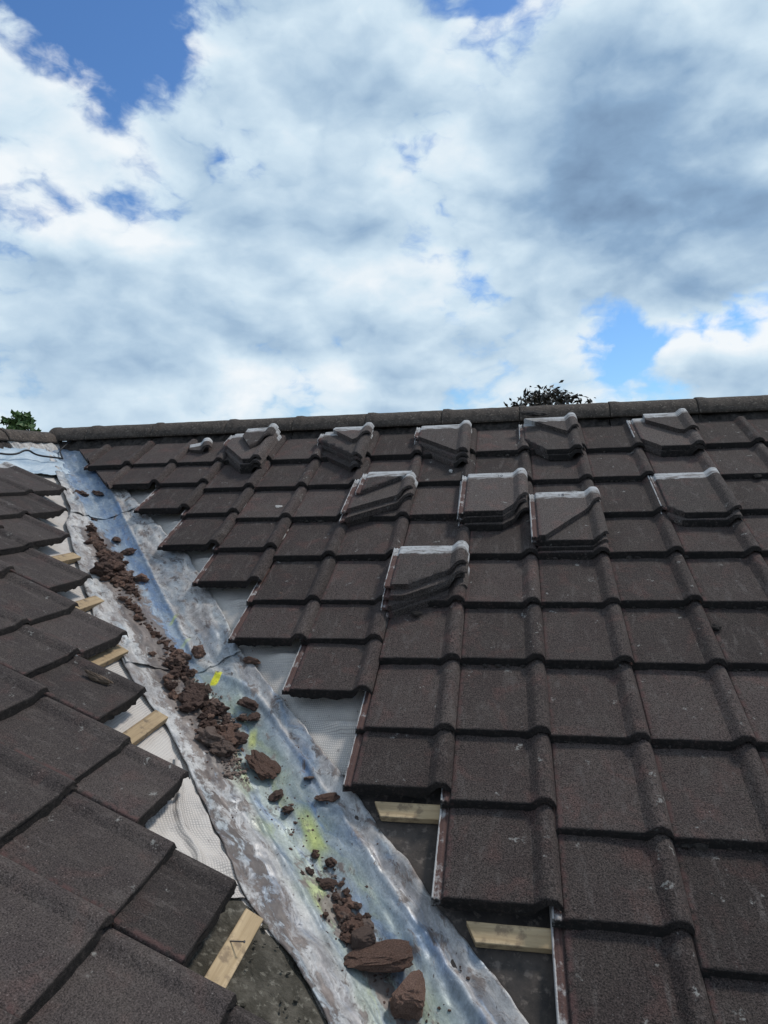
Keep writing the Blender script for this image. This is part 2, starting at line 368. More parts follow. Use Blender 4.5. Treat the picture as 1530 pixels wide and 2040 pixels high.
    c = t.vscale(c, t.smooth(mot, 0.34, 0.66, 0.66, 1.34, 'LINEAR'))
    c = t.mix(t.smooth(spk, 0.66, 0.72, 0, .85), c, (0.05, 0.036, 0.03, 1))
    t.l.new(c, b.inputs['Base Color'])
    t.put(b.inputs['Metallic'], t.math('MULTIPLY', t.math('MULTIPLY', t.math('SUBTRACT', 1.0, dm), t.math('SUBTRACT', 1.0, silt)), 0.45)); t.put(b.inputs['Roughness'], t.smooth(bb, 0.3, 0.7, 0.40, 0.70))
    b.inputs['Specular IOR Level'].default_value = 0.5
    bump(t, b, t.math('ADD', t.math('MULTIPLY', a, 1.2), t.math('ADD', t.math('MULTIPLY', dm, 0.6), t.math('MULTIPLY', spk, 0.3))), 0.30, 0.010)
    return m
MAT_LEAD = lead_material()
def sheet_material():
    m, t, b = material('pale_blue_sheet')
    tc = t.new('ShaderNodeTexCoord').outputs['UV']
    st = t.vmath('MULTIPLY', tc, (9.0, 4.0, 1.0))
    n = t.noise(st, 1.2, 5, 0.6, 0.6)
    c = t.mix(t.smooth(n, 0.35, 0.65), (0.27, 0.35, 0.42, 1), (0.46, 0.52, 0.56, 1))
    c = t.mix(t.smooth(t.noise(tc, 9, 5, 0.65), 0.60, 0.72, 0, .5), c, (0.22, 0.21, 0.20, 1))
    t.l.new(c, b.inputs['Base Color']); b.inputs['Roughness'].default_value = 0.5
    bump(t, b, n, 0.6, 0.02)
    return m
MAT_SHEET = sheet_material()

# ------------------------------------------------------------------ ground and house
bm = bmesh.new(); bmesh.ops.create_grid(bm, x_segments=8, y_segments=8, size=1500)
structure(mesh_obj('ground', bm, MAT_GROUND, loc=(0, 0, GROUND)))

house = tag(empty('house', (0, 0, GROUND)), 'house roof under repair with two tiled slopes meeting in a stripped valley', 'house')
HL = Vector((0, 0, GROUND))
def house_part(name, bm, mat):
    o = mesh_obj(name, bm, mat, house); o.matrix_parent_inverse = Matrix.Translation(-HL); return o
bm = bmesh.new()
def box(bm, lo, hi):
    v = [bm.verts.new((x, y, z)) for x in (lo[0], hi[0]) for y in (lo[1], hi[1]) for z in (lo[2], hi[2])]
    for f in ((0, 1, 3, 2), (4, 6, 7, 5), (0, 4, 5, 1), (2, 3, 7, 6), (0, 2, 6, 4), (1, 5, 7, 3)): bm.faces.new([v[i] for i in f])
box(bm, (-6.6, -3.7, GROUND), (4.8, 4.0, -2.35)); box(bm, (-6.6, -8.0, GROUND), (0.75, -3.703, -2.35))
bmesh.ops.recalc_face_normals(bm, faces=bm.faces)
house_part('wall', bm, MAT_BRICK)

def sheet_grid(fn, na, nb, uvfn):
    bm = bmesh.new(); uvl = bm.loops.layers.uv.new('UVMap')
    vs = [[bm.verts.new(fn(i / na, j / nb)) for j in range(nb + 1)] for i in range(na + 1)]
    uvs = {vs[i][j]: uvfn(i / na, j / nb) for i in range(na + 1) for j in range(nb + 1)}
    for i in range(na):
        for j in range(nb):
            f = bm.faces.new((vs[i][j], vs[i + 1][j], vs[i + 1][j + 1], vs[i][j + 1])); f.smooth = True
            for l in f.loops: l[uvl].uv = uvs[l.vert]
    return bm
# main slope membrane, draped over the battens near the valley
B0, B1 = -0.19, 4.2
def mem_r(i, j):
    b = B0 + (B1 - B0) * i
    y = -b * CT
    a = (KV - y) + (0.9 if j * 8 > 1 else 0) * 0
    jj = j
    xl = KV - y - 0.01
    x = xl + (1.3 * (jj / 0.6) if jj < 0.6 else 1.3 + (4.75 - xl - 1.3) * (jj - 0.6) / 0.4)
    v = (b / G) % 1.0
    d = (v - 0.825 + 0.5) % 1.0 - 0.5
    wd = (x + y - KV) / math.sqrt(2); k = min(1.0, max(0.0, (wd - .225) / .05))
    h = HU + 0.026 * k * math.exp(-(abs(d) / (0.085 if d < 0 else .06)) ** 3) * (1 if b / G < 7.4 else 0) - 0.008 * math.sin(v * math.pi)
    h += 0.005 * nz(x, b, 0, 6) + 0.0025 * nz(x, b, 5, 18)
    return PR(x, b, h)
def uv_r(i, j):
    p = mem_r(i, j); return (p.x, (B0 + (B1 - B0) * i))
bm = sheet_grid(mem_r, 300, 60, uv_r); bmesh.ops.recalc_face_normals(bm, faces=bm.faces)
house_part('roofing_membrane', bm, MAT_MEMB)
def mem_l(i, j):
    x = RIDGE_X + (0.75 - RIDGE_X) * i
    yt = KV - x + 0.01
    jj = j
    y = yt - (1.2 * (jj / 0.6) if jj < 0.6 else 1.2 + (yt + 8.0 - 1.2) * (jj - 0.6) / 0.4)
    h = HU + 0.006 * nz(x, y, 3, 6) + 0.004 * nz(x, y, 9, 16)
    return Vector((x, y, zL(x, h)))
def uv_l(i, j):
    p = mem_l(i, j); return (p.y, p.x / CT)
bm = sheet_grid(mem_l, 160, 60, uv_l); bmesh.ops.recalc_face_normals(bm, faces=bm.faces)
house_part('roofing_membrane', bm, MAT_MEMB)
# far slopes behind both ridges
bm = bmesh.new()
zr = zR(RIDGE_Y, HU)
for q in ([(-6.8, RIDGE_Y, zr), (4.75, RIDGE_Y, zr), (4.75, 4.2, zr - 4.03 * TT), (-6.8, 4.2, zr - 4.03 * TT)],
          [(RIDGE_X, RIDGE_Y, zr), (RIDGE_X, -8.0, zr), (-6.8, -8.0, zr - 3.86 * TT), (-6.8, RIDGE_Y, zr - 3.86 * TT)]):
    bm.faces.new([bm.verts.new(p) for p in q])
bmesh.ops.recalc_face_normals(bm, faces=bm.faces)
house_part('far_slope', bm, MAT_RIDGE)
# brown felt strip low on the main slope
def felt(i, j):
    b = G * 7.42 + (B1 - G * 7.42) * i; y = -b * CT
    x = KV - y + 0.12 + 1.6 * j
    return PR(x, b, HU + 0.006 + 0.003 * nz(x, b, 2, 9))
bm = sheet_grid(felt, 60, 40, lambda i, j: (i, j)); bmesh.ops.recalc_face_normals(bm, faces=bm.faces)
house_part('bitumen_felt', bm, MAT_FELT)

def batten(p0, p1, up, nrm, width, thick, mat, shear=False, label=None):
    d = (p1 - p0); L = d.length; d.normalize()
    bm = bmesh.new(); box(bm, (0, -width / 2, 0), (L, width / 2, thick))
    bmesh.ops.subdivide_edges(bm, edges=[e for e in bm.edges if abs((e.verts[0].co - e.verts[1].co).x) > L * .5], cuts=max(2, int(L / .08)), use_grid_fill=True)
    for v in bm.verts:
        if shear and v.co.x < .001: v.co.x -= .5 * v.co.y
    for v in bm.verts: v.co += Vector((0, 0.0012 * nz(v.co.x, v.co.y, p0.x, 12), 0.0012 * nz(v.co.x, v.co.z, p0.y, 12)))
    bmesh.ops.recalc_face_normals(bm, faces=bm.faces)
    bmesh.ops.bevel(bm, geom=[e for e in bm.edges if len(e.link_faces) == 2 and e.calc_face_angle() > 1.0], offset=0.0015, segments=1, affect='EDGES')
    o = mesh_obj('batten', bm, mat, house)
    mw = Matrix((d, nrm.cross(d), nrm)).transposed().to_4x4(); mw.translation = p0
    o.matrix_world = Matrix.Translation(-HL) @ mw
    o.matrix_basis = Matrix.Translation(-HL) @ mw
    if label: o['label'] = label
    return o
for k in (7, 8, 9):
    b = G * (k + 0.825); y = -b * CT
    x0 = KV - y + 0.216 * math.sqrt(2) - .016
    batten(PR(x0, b, HU + .012), PR(4.6, b, HU + .012), UR, NR, 0.050, 0.024, MAT_WOOD2, True)
for x, wend in ((-1.785, -.262), (-1.505, -.255), (-1.250, -.258), (-0.968, -.235), (-0.708, -.40), (-0.447, -.255)):
    yend = KV - x + wend * math.sqrt(2)
    zz0 = zL(x, HU + .006)
    ylen = 1.0 if x < -0.5 else 0.235
    batten(Vector((x, yend - ylen, zz0)), Vector((x, yend, zz0)), UL, NL, 0.050, 0.024, MAT_WOOD if x < -.5 else MAT_WOOD2)

# ------------------------------------------------------------------ concrete roof tiles
FLAT = [.012 + .0115 * k for k in range(18)]
TOP = [(-.030, -.013), (-.0285, -.0065), (-.0245, -.0065), (-.0225, -.013), (-.0160, -.0085), (-.0120, -.0085), (-.0090, -.0125), (-.0020, -.0105), (.0010, -.0025), (.0050, -.0005)] + [(x, 0) for x in FLAT] + [
       (.2180, 0), (.2300, .0010), (.2370, .0065), (.2450, .0140), (.2520, .0208), (.2570, .0242), (.2630, .0256), (.2710, .0262), (.2790, .0256), (.2880, .0215), (.2950, .0120), (.3000, .0015), (.3015, -.003)]
BOT = [(.3000, -.005), (.2930, .0010), (.2850, .0075), (.2760, .0110), (.2680, .0115), (.2600, .0090), (.2530, .0020), (.2440, -.0100), (.2350, -.0240), (.2260, -.0300)] + [(x, -.030) for x in FLAT[::-1]] + [(.0040, -.0290), (-.0020, -.0210), (-.0300, -.0205)]
IFLAT = TOP.index((.2300, .0010)); ICREST = TOP.index((.2570, .0242))
YS = [0.0, .0028, .009, .03, .07, .12, .18, .24, .30, .345, .38, .413, .42]
def tile_bm(seed, rk=1.0):
    bm = bmesh.new(); prof = [(x, z if x < .216 or z < -.02 else z - max(0, (z + (.0115 if k >= len(TOP) else 0))) * (1 - rk)) for k, (x, z) in enumerate(TOP + BOT)]; n = len(prof)
    rows = []
    for iy, y in enumerate(YS):
        ring = []
        for ip, (x, z) in enumerate(prof):
            yy, z2 = y, z
            topf = ip < len(TOP)
            if iy == 0 and topf: z2 -= .0022
            if iy <= 1: yy += .0030 * nz(x, seed * 3.1, z * 3, 80) + .0045 * nz(x, seed * 7.7, z, 22) + .0026 * nz(x, seed, z, 210)
            if iy == 0: z2 += .0020 * nz(x, seed * 1.3, 4, 90)
            if iy == 0 and not topf: z2 -= max(0.0, .014 * nz(x, seed * 5.9, 2, 45) + .006 * nz(x, seed, 9, 130)); yy += -.009 + .006 * nz(x, seed, 6, 60) + .003 * nz(x, seed, 4, 190)
            z2 += .0009 * nz(x, y, seed * 2.3, 9)
            z2 -= .0022 * ((x - .13) / .15) ** 2 * (0.5 + nz(seed, 3, 1))
            ring.append(bm.verts.new((x, yy, z2)))
        rows.append(ring)
    for a, b in zip(rows, rows[1:]):
        for i in range(n):
            f = bm.faces.new((a[i], a[(i + 1) % n], b[(i + 1) % n], b[i])); f.smooth = i < len(TOP) - 1
    bm.faces.new(rows[0][::-1]); bm.faces.new(rows[-1])
    for i in range(n):
        for ring in (rows[0],):
            e = bm.edges.get((ring[i], ring[(i + 1) % n]))
            if e: e.smooth = False
    for a, b in zip(rows, rows[1:]):
        for i in (0, 7, IFLAT, len(TOP) - 1):
            e = bm.edges.get((a[i], b[i]))
            if e: e.smooth = False
    bmesh.ops.recalc_face_normals(bm, faces=bm.faces)
    return bm
def cut_bm(bm, cuts):
    """cuts: (p, q) in the tile's own x, y; what lies right of p->q is broken away"""
    for k, (p, q) in enumerate(cuts):
        d = Vector((q[0] - p[0], q[1] - p[1], 0)); no = Vector((d.y, -d.x, 0)).normalized()
        r = bmesh.ops.bisect_plane(bm, geom=bm.verts[:] + bm.edges[:] + bm.faces[:], dist=1e-6, plane_co=(p[0], p[1], 0), plane_no=no, clear_outer=True)
        ce = [e for e in r['geom_cut'] if isinstance(e, bmesh.types.BMEdge)]
        cv = {v for e in ce for v in e.verts}
        for v in cv:
            v.co += no * (.0022 * nz(v.co.x, v.co.y, k + v.co.z * 2, 60))
        bd = [e for e in bm.edges if e.is_boundary]
        if bd: bmesh.ops.holes_fill(bm, edges=bd, sides=0)
    bmesh.ops.recalc_face_normals(bm, faces=bm.faces)
    return bm
def mesh_from(bm, name, mat):
    me = bpy.data.meshes.new(name); bm.to_mesh(me); bm.free(); me.materials.append(mat); return me
NV = 7
TILES = [mesh_from(tile_bm(i + 1), 'roof_tile', MAT_TILE) for i in range(NV)]
TILES_L = [mesh_from(tile_bm(i + 21, .55), 'roof_tile', MAT_TILE_L) for i in range(NV)]
TILT = 0.0285 / G
def frame(xa, ua, na, origin, tilt, yaw=0.0, scale=1.0, roll=0.0):
    m = Matrix((xa, ua, na)).transposed().to_4x4()
    r = Matrix.Rotation(yaw, 4, 'Z') @ Matrix.Rotation(-tilt, 4, 'X') @ Matrix.Rotation(roll, 4, 'Y')
    m = m @ r @ Matrix.Scale(scale, 4); m.translation = origin
    return m
rt = random.Random(3)
def lay_right(n, v, me=None):
    o = link(bpy.data.objects.new('roof_tile', me or rt.choice(TILES)))
    j = Vector((rt.uniform(-.0015, .0015), 0, 0))
    o.matrix_world = frame(XR, UR, NR, PR(TW * (n - 1), G * v + rt.uniform(-.006, .006), rt.uniform(-.001, .002)) + j, TILT + rt.uniform(-.004, .004), rt.uniform(-.008, .008), 1.0, rt.uniform(-.008, .008))
    return o
def local_cut_main(n, v, wcut):
    """valley cut line (plan offset wcut from the valley) in a laid tile's own coordinates"""
    pts = []
    for b in (G * v - .45, G * v + .02):
        y = -b * CT; x = KV - y + wcut * math.sqrt(2)
        pts.append((x - TW * (n - 1), G * v - b))
    return pts
# course -> (first tile, {tile: lip line})
right = {1: (-8, {-8: 1.10}), 2: (-7, {-7: 2.02, -6: 1.76, -5: 1.79}), 3: (-5, {-5: 2.62, -4: 2.82}), 4: (-4, {-4: 3.71, -3: 3.79}), 5: (-3, {-3: 4.60}),
         6: (-2, {-2: 5.70, -1: 5.71}), 7: (-1, {-1: 6.51}), 8: (0, {0: 7.66, 1: 7.775}), 9: (1, {1: 8.64, 2: 8.745}), 10: (2, {2: 9.65, 3: 9.76}), 11: (3, {3: 10.65, 4: 10.76}), 12: (4, {4: 11.66})}
for k, (first, lines) in right.items():
    for n in range(first, 9 if k > 3 else 8):
        v = lines.get(n, k)
        me = None
        if (k, n) in ((1, -8), (2, -7)):
            wc = 0.075 if k == 1 else 0.085
            bm = tile_bm(40 + k)
            p, q = local_cut_main(n, v, wc)
            cut_bm(bm, [(p, q)] + ([((.4, .335), (-.1, .335))] if k == 1 else []))
            me = mesh_from(bm, 'roof_tile', MAT_TILE)
        if k == 1 and not me:
            bm = tile_bm(200 + n); cut_bm(bm, [((.4, .335), (-.1, .335))]); me1 = mesh_from(bm, 'roof_tile', MAT_TILE)
            o = lay_right(n, v, me1)
        else: o = lay_right(n, v, me)
        pos = n - first + 1
        st = 'pushed-up brown roof tile' if n in lines and v < k - .1 else 'brown concrete roof tile'
        if me: st = 'valley-cut brown roof tile'
        lab = f"{st} in the {ORD[k]} course under the long ridge, {ORD[pos]} from the valley"
        tag(o, lab, 'roof tile', 'brown tiles laid on the main roof slope')
left = {6: (8, {}), 5: (7, {7: 5.30, 6: 5.30}), 4: (6, {6: 4.52, 5: 4.45}), 3: (5, {5: 3.48}), 2: (4, {4: 2.26, 3: 2.31}), 1: (3, {3: 1.40}), 0: (2, {2: .36}), -1: (1, {1: -.58}), -2: (0, {0: -1.75}), -3: (-1, {}), -4: (-2, {})}
for k, (lastn, lines) in left.items():
    for n in range(lastn, lastn - (7 if k > 2 else 5), -1):
        v = lines.get(n, k)
        o = link(bpy.data.objects.new('roof_tile', rt.choice(TILES_L)))
        p = L0 + XL * (SLF * TW * (n - 1)) + UL * (G * SLF * v + rt.uniform(-.006, .006)) - NL * (.017 * SLF)
        o.matrix_world = frame(XL, UL, NL, p, TILT + rt.uniform(-.004, .004), rt.uniform(-.006, .006), SLF)
        st = 'pushed-up brown tile' if n in lines else 'brown concrete tile'
        tag(o, f"{st} on the left slope, {ORD[7 - k]} course from its ridge, {ORD[lastn - n + 1]} from the valley", 'roof tile', 'brown tiles laid on the left roof slope')

# ------------------------------------------------------------------ stacks of cut tiles standing on the main slope
def place_on(o, u0, headv, layer, yaw=0.0, dx=0.0, dy=0.0, tilt=TILT * .85, roll=0.0):
    # u0: left edge in tile widths, headv: line of the tile's head
    h = -.010 + .0245 * layer
    b = G * headv + TL
    o.matrix_world = frame(XR, UR, NR, PR(u0 * TW + .03 + dx, b - dy, h), tilt, yaw, 1.0, roll)
def full_cut(u, v): return (u, v)
stacks = [
 # name, layers, u0, headv, cuts, text
 ('leftmost stack below the ridge', 3, -5.16, .06, [((.224, -.05), (-.045, .298))]),
 ('second stack from the left below the ridge', 3, -3.16, .16, [((.222, .061), (-.03, .322))]),
 ('middle stack below the ridge', 3, -1.21, .06, [((.206, .047), (-.032, .282))]),
 ('stack under the copper tree', 2, 0.81, -.04, [((.120, -.009), (-.031, .212))]),
 ('rightmost stack touching the ridge', 2, 2.85, -.03, [((.081, .010), (-.035, .165))]),
 ('left stack of the second row', 3, -2.10, 1.96, [((.248, .207), (.101, .000)), ((.31, .245), (.248, .207))]),
 ('centre stack of the second row', 3, -0.19, 1.95, [((.293, .155), (.182, .005))]),
 ('square stack with a diagonal offcut on top', 2, 0.92, 2.60, [((.303, .058), (.245, -.01))]),
 ('far right stack of the second row', 2, 2.87, 1.98, [((.062, -.002), (-.032, .090)), ((.304, .035), (.24, -.005))]),
 ('front stack of four nearest the viewer', 4, -1.08, 4.06, [((.211, .215), (.060, .107)), ((.305, .280), (.211, .215))]),
]
front_extra = [((-.0305, .107), (.31, .107))]
rs = random.Random(11)
LAYER = {2: ['lower', 'topmost'], 3: ['lowest', 'middle', 'topmost'], 4: ['lowest', 'second lowest', 'third lowest', 'topmost']}
tops = {}
for si, (nm, nl, u0, hv, cuts) in enumerate(stacks):
    for L in range(nl):
        bm = tile_bm(60 + si * 5 + L)
        j = 0.0 if L == nl - 1 else 1.0
        cc = []
        for (p, q) in cuts:
            r = rs.uniform(-.018, .012) * j
            cc.append(((q[0] + r, q[1] + r * .4 - .012 * j), (p[0] + r * .5, p[1] + r - .012 * j)))
        if si == 9:
            y0 = .119 - .022 * (nl - 1 - L)
            cc.insert(0, ((-.05, y0), (.35, y0 + .002)))
        cut_bm(bm, cc)
        o = link(bpy.data.objects.new('cut_roof_tile', mesh_from(bm, 'cut_roof_tile', MAT_TILE_S)))
        place_on(o, u0, hv + (.055 if nl < 4 else .06) * (nl - 1 - L) * rs.uniform(.75, 1.15), L + 1, rs.uniform(-.035, .035) * j + (.02 if si in (0, 1) else 0), rs.uniform(-.006, .006) * j)
        tag(o, f"{LAYER[nl][L]} cut tile, {nm}", 'cut tile', 'cut tiles stacked on the main slope')
        if L == nl - 1: tops[si] = o
# offcuts lying on stacks, and one lying loose beside the leftmost
def offcut(label, si, pts, dxy=(0, 0), yaw=0.0, layer_add=1, seed=0, mat=MAT_TILE_S):
    nm, nl, u0, hv, _ = stacks[si]
    bm = tile_bm(120 + seed)
    n = len(pts)
    cut_bm(bm, [(pts[i], pts[(i + 1) % n]) for i in range(n)])
    o = link(bpy.data.objects.new('tile_offcut', mesh_from(bm, 'tile_offcut', mat)))
    place_on(o, u0, hv, nl + layer_add, yaw, dxy[0], dxy[1])
    tag(o, label, 'tile offcut', 'broken tile offcuts')
    return o
# points run counter-clockwise so the inside stays left of each edge
offcut('pale broken tile corner lying on the leftmost stack', 0, [(.10, .30), (.19, .13), (.31, .30), (.31, .43), (.10, .43)], (0.0, 0.01), .05, 1, 1)
offcut('broken tile corner with its roll on the second stack from the left', 1, [(.05, .39), (.204, .215), (.31, .31), (.31, .43), (.06, .43)], (0, 0.01), .0, 1, 2)
offcut('triangular offcut on the stack under the copper tree', 3, [(.0, .42), (.235, .19), (.31, .265), (.31, .43), (.0, .43)], (0.002, .01), .0, 1, 3)
offcut('triangular offcut with its roll on the stack touching the ridge', 4, [(.06, .325), (.205, .165), (.31, .14), (.31, .43), (.06, .43)], (0, .004), .0, 1, 4)
offcut('pale triangular offcut on the left stack of the second row', 5, [(-.031, .19), (-.0, .19), (.235, .40), (.235, .43), (-.031, .43)], (.045, .012), .0, 1, 5)
offcut('half tile broken diagonally on the square stack', 7, [(-.031, -.01), (.02, -.01), (.31, .345), (.31, .43), (-.031, .43)], (0.0, .004), .0, 1, 6)
oc = offcut('small pale offcut lying loose left of the leftmost stack', 0, [(.16, .33), (.24, .27), (.31, .30), (.31, .43), (.16, .43)], (-.30, -.10), .35, -1.2, 7)
bm = bmesh.new(); bmesh.ops.create_icosphere(bm, subdivisions=3, radius=1)
for v in bm.verts: v.co = Vector((v.co.x * .075, v.co.y * .028, v.co.z * .014)) * (1 + .35 * nz(*v.co, 3))
o = mesh_obj('mortar_slab', bm, MAT_MORTAR)
o.matrix_world = frame(XR, UR, NR, PR((0.81 + .30) * TW, G * .02, .075), 0.05, -.15)
tag(o, 'dark mortar slab on top of the stack under the copper tree', 'mortar')

def stamped(txt, host, x, y, size):
    cu = bpy.data.curves.new('stamped_number', 'FONT'); cu.body = txt; cu.size = size; cu.extrude = .0006; cu.align_x = 'CENTER'
    tmp = bpy.data.objects.new('tmp', cu); COL.objects.link(tmp)
    bpy.context.view_layer.update()
    me = bpy.data.meshes.new_from_object(tmp.evaluated_get(bpy.context.evaluated_depsgraph_get()))
    bpy.data.objects.remove(tmp); bpy.data.curves.remove(cu)
    o = mesh_obj('stamped_number', me, MAT_INK, host); o.location = (x, y, .0012); return o
stamped('10', tops[6], .165, .372, .030)
half = [o for o in bpy.data.objects if o.get('label') == 'half tile broken diagonally on the square stack'][0]
stamped('15', half, .120, .372, .034)

# ------------------------------------------------------------------ ridge tiles
def ridge_bm(L, seed, R=0.128, th=0.016):
    bm = bmesh.new(); na, ns = 20, 14
    def ring(x, r):
        out = []
        for i in range(na + 1):
            a = math.radians(15) + (math.pi - math.radians(30)) * i / na
            rr = r * (1 + .010 * nz(x + seed, a, 0, 5)) + .0016 * nz(x, a * 3, seed, 28)
            out.append(bm.verts.new((x, math.cos(a) * rr, math.sin(a) * rr)))
        return out
    xs = [0.0, .004, .03] + [L * k / ns for k in range(1, ns)] + [L - .004, L]
    xs = sorted(set(x for x in xs if 0 <= x <= L))
    outer = [ring(x, R - (.004 if x in (xs[0], xs[-1]) else 0) + (.006 if x < .035 else 0)) for x in xs]
    inner = [ring(x, R - th) for x in (xs[0], xs[-1])]
    for a, b in zip(outer, outer[1:]):
        for i in range(na): f = bm.faces.new((a[i], a[i + 1], b[i + 1], b[i])); f.smooth = True
    for i in range(na): bm.faces.new((inner[0][i], inner[1][i], inner[1][i + 1], inner[0][i + 1]))
    for o_, i_ in ((outer[0], inner[0]), (outer[-1], inner[1])):
        for i in range(na): bm.faces.new((o_[i], o_[i + 1], i_[i + 1], i_[i]))
    for k in (0, na):
        ch = [r[k] for r in outer]
        bm.faces.new(ch + [inner[1][k], inner[0][k]])
    bmesh.ops.recalc_face_normals(bm, faces=bm.faces)
    return bm
def mortar_bm(L, seed, R=.118):
    bm = bmesh.new(); n = 40
    rows = []
    for k in range(n + 1):
        x = L * k / n; ring = []
        for (yy, zz) in ((-.150, -.080), (-.146, -.046), (-.116, .000), (-.09, .030), (.09, .030), (.112, .004), (.128, -.035), (.128, -.062)):
            d = .016 * nz(x, zz * 2, seed + yy, 26) + .010 * nz(x, yy, seed, 9)
            ring.append(bm.verts.new((x, yy + d * (1 if yy > 0 else -1), zz + d * .6)))
        rows.append(ring)
    for a, b in zip(rows, rows[1:]):
        for i in range(8): bm.faces.new((a[i], a[(i + 1) % 8], b[(i + 1) % 8], b[i]))
    bm.faces.new(rows[0]); bm.faces.new(rows[-1][::-1]); bmesh.ops.recalc_face_normals(bm, faces=bm.faces)
    return bm
RZ = -0.004
joints = [-2.93, -2.634, -2.154, -1.632, -1.175, -.70, -.22, .252, .774, 1.262, 1.75, 2.23, 2.71]
for i, (a, b) in enumerate(zip(joints, joints[1:])):
    o = mesh_obj('ridge_tile', ridge_bm(b - a - .002, i * 3.7), MAT_RIDGE)
    o.matrix_world = Matrix.Translation((a + .001, RIDGE_Y + .004 * nz(i, 2, 3), RZ + .004 * nz(i, 5, 1)))
    mesh_obj('mortar_bed', mortar_bm(b - a - .006, i * 1.9), MAT_MORTAR, o)
    tag(o, f"half-round ridge tile on the long ridge, {ORD[i + 1]} along from the valley corner", 'ridge tile', 'ridge tiles along the long ridge')
lj = [.10, -.42, -.90, -1.38, -1.86]
for i, (a, b) in enumerate(zip(lj, lj[1:])):
    o = mesh_obj('ridge_tile', ridge_bm(a - b - .002, i * 2.7 + 50, R=.108), MAT_RIDGE)
    o.matrix_world = Matrix.Translation((RIDGE_X, b + .003, RZ - .012)) @ Matrix.Rotation(math.pi / 2, 4, 'Z')
    mesh_obj('mortar_bed', mortar_bm(a - b - .006, i * 1.7 + 30), MAT_PALE if i == 0 else MAT_MORTAR, o)
    tag(o, f"ridge tile on the left roof's ridge, {ORD[i + 1]} back from the valley corner", 'ridge tile', 'ridge tiles along the left ridge')

# ------------------------------------------------------------------ lead valley
def lead_sheet(s0, s1, lift, seed, wl, wr):
    ns, nw = max(8, int(abs(s1 - s0) / .010)), 72
    def fn(i, j):
        s = s0 + (s1 - s0) * i
        a = wl(s) + .010 * nz(s, seed, 1, 5) + .004 * nz(s, seed, 7, 16); b = wr(s) + .008 * nz(s, seed, 2, 5) + .003 * nz(s, seed, 8, 18)
        w = a + (b - a) * j
        if i in (0.0, 1.0): s += .012 * nz(w, seed, 3, 9)
        x, y = valley(s, w)
        aw = math.sqrt(w * w + .035 ** 2) - .018
        z = KVZ(s) + aw / math.sqrt(2) * TT + lift
        kl = min(1, max(0, (-.45 - s) / .3)); wc = (.046 + .057 * s) * (1 - kl) + .138 * kl
        z += .008 * math.exp(-((w + .083 + .006 * nz(s, 0, seed, 4)) / .007) ** 2) + .007 * math.exp(-((w - wc - .006 * nz(s, 3, seed, 4)) / .007) ** 2)
        fk = .6 + 1.0 * min(1, max(0, (abs(w - .02) - .05) / .05))
        z += fk * (.008 * nz(s, w, seed, 7) + .0085 * abs(nz(s, w, seed + 5, 13)) + .003 * nz(s, w, seed + 9, 34) + .005 * nz(s * .6, w * 2.4, seed, 14))
        e = min(j, 1 - j)
        z += .010 * max(0, nz(s, seed + j, 4, 6)) * max(0, 1 - e * 9)
        return Vector((x, y, z))
    def uv(i, j):
        s = s0 + (s1 - s0) * i; return (s, wl(s) + (wr(s) - wl(s)) * j)
    return sheet_grid(fn, ns, nw, uv)
def KVZ(s):
    y = s / math.sqrt(2) + KV / 2
    return zR(y, -.062)
def interp(tab):
    def f(s):
        if s <= tab[0][0]: return tab[0][1]
        for (a, va), (b, vb) in zip(tab, tab[1:]):
            if s <= b: return va + (vb - va) * (s - a) / (b - a)
        return tab[-1][1]
    return f
WL = interp([(-2.6, -.19), (-1.8, -.19), (-1.5, -.240), (-1.07, -.224), (-.86, -.224), (-.6, -.268), (-.5, -.268), (-.32, -.305), (0, -.285), (.7, -.225), (.9, -.16), (1.3, -.14), (2.2, -.10)])
WRr = interp([(-2.6, .215), (-.99, .202), (-.6, .185), (-.5, .182), (-.1, .225), (.22, .235), (1.1, .185), (1.3, .16), (2.2, .10)])
def add_lead(label, s0, s1, lift, seed):
    o = mesh_obj('lead_sheet', lead_sheet(s0, s1, lift, seed, WL, WRr), MAT_LEAD)
    md = o.modifiers.new('thickness', 'SOLIDIFY'); md.thickness = .0028; md.offset = -1
    tag(o, label, 'lead flashing', 'lead sheets lining the valley')
add_lead('lowest lead valley sheet, stained blue, white and yellow at the front', -2.6, -.47, 0.0, 1)
add_lead('middle lead valley sheet with the brown rubble lying in it', -.53, .93, .006, 2)
add_lead('uppermost clean blue lead valley sheet below the ridge corner', .87, 2.05, .012, 3)

# sheet under the left ridge and its black cable
def pale(i, j):
    bdn = .02 + .42 * i                          # slope distance below the ridge
    x = RIDGE_X + .06 + bdn * CT
    yt = KV - x - .05
    y = yt - 1.9 * j
    return Vector((x, y, zL(x, HU + .026 + .010 * nz(x * 2.0, y, 3, 7) + .006 * nz(x, y * 1.5, 8, 16))))
bm = sheet_grid(pale, 30, 110, lambda i, j: (i * .42, j * 1.9)); bmesh.ops.recalc_face_normals(bm, faces=bm.faces)
o = mesh_obj('plastic_sheet', bm, MAT_SHEET)
tag(o, 'crumpled pale blue sheet tucked under the left ridge', 'plastic sheet')

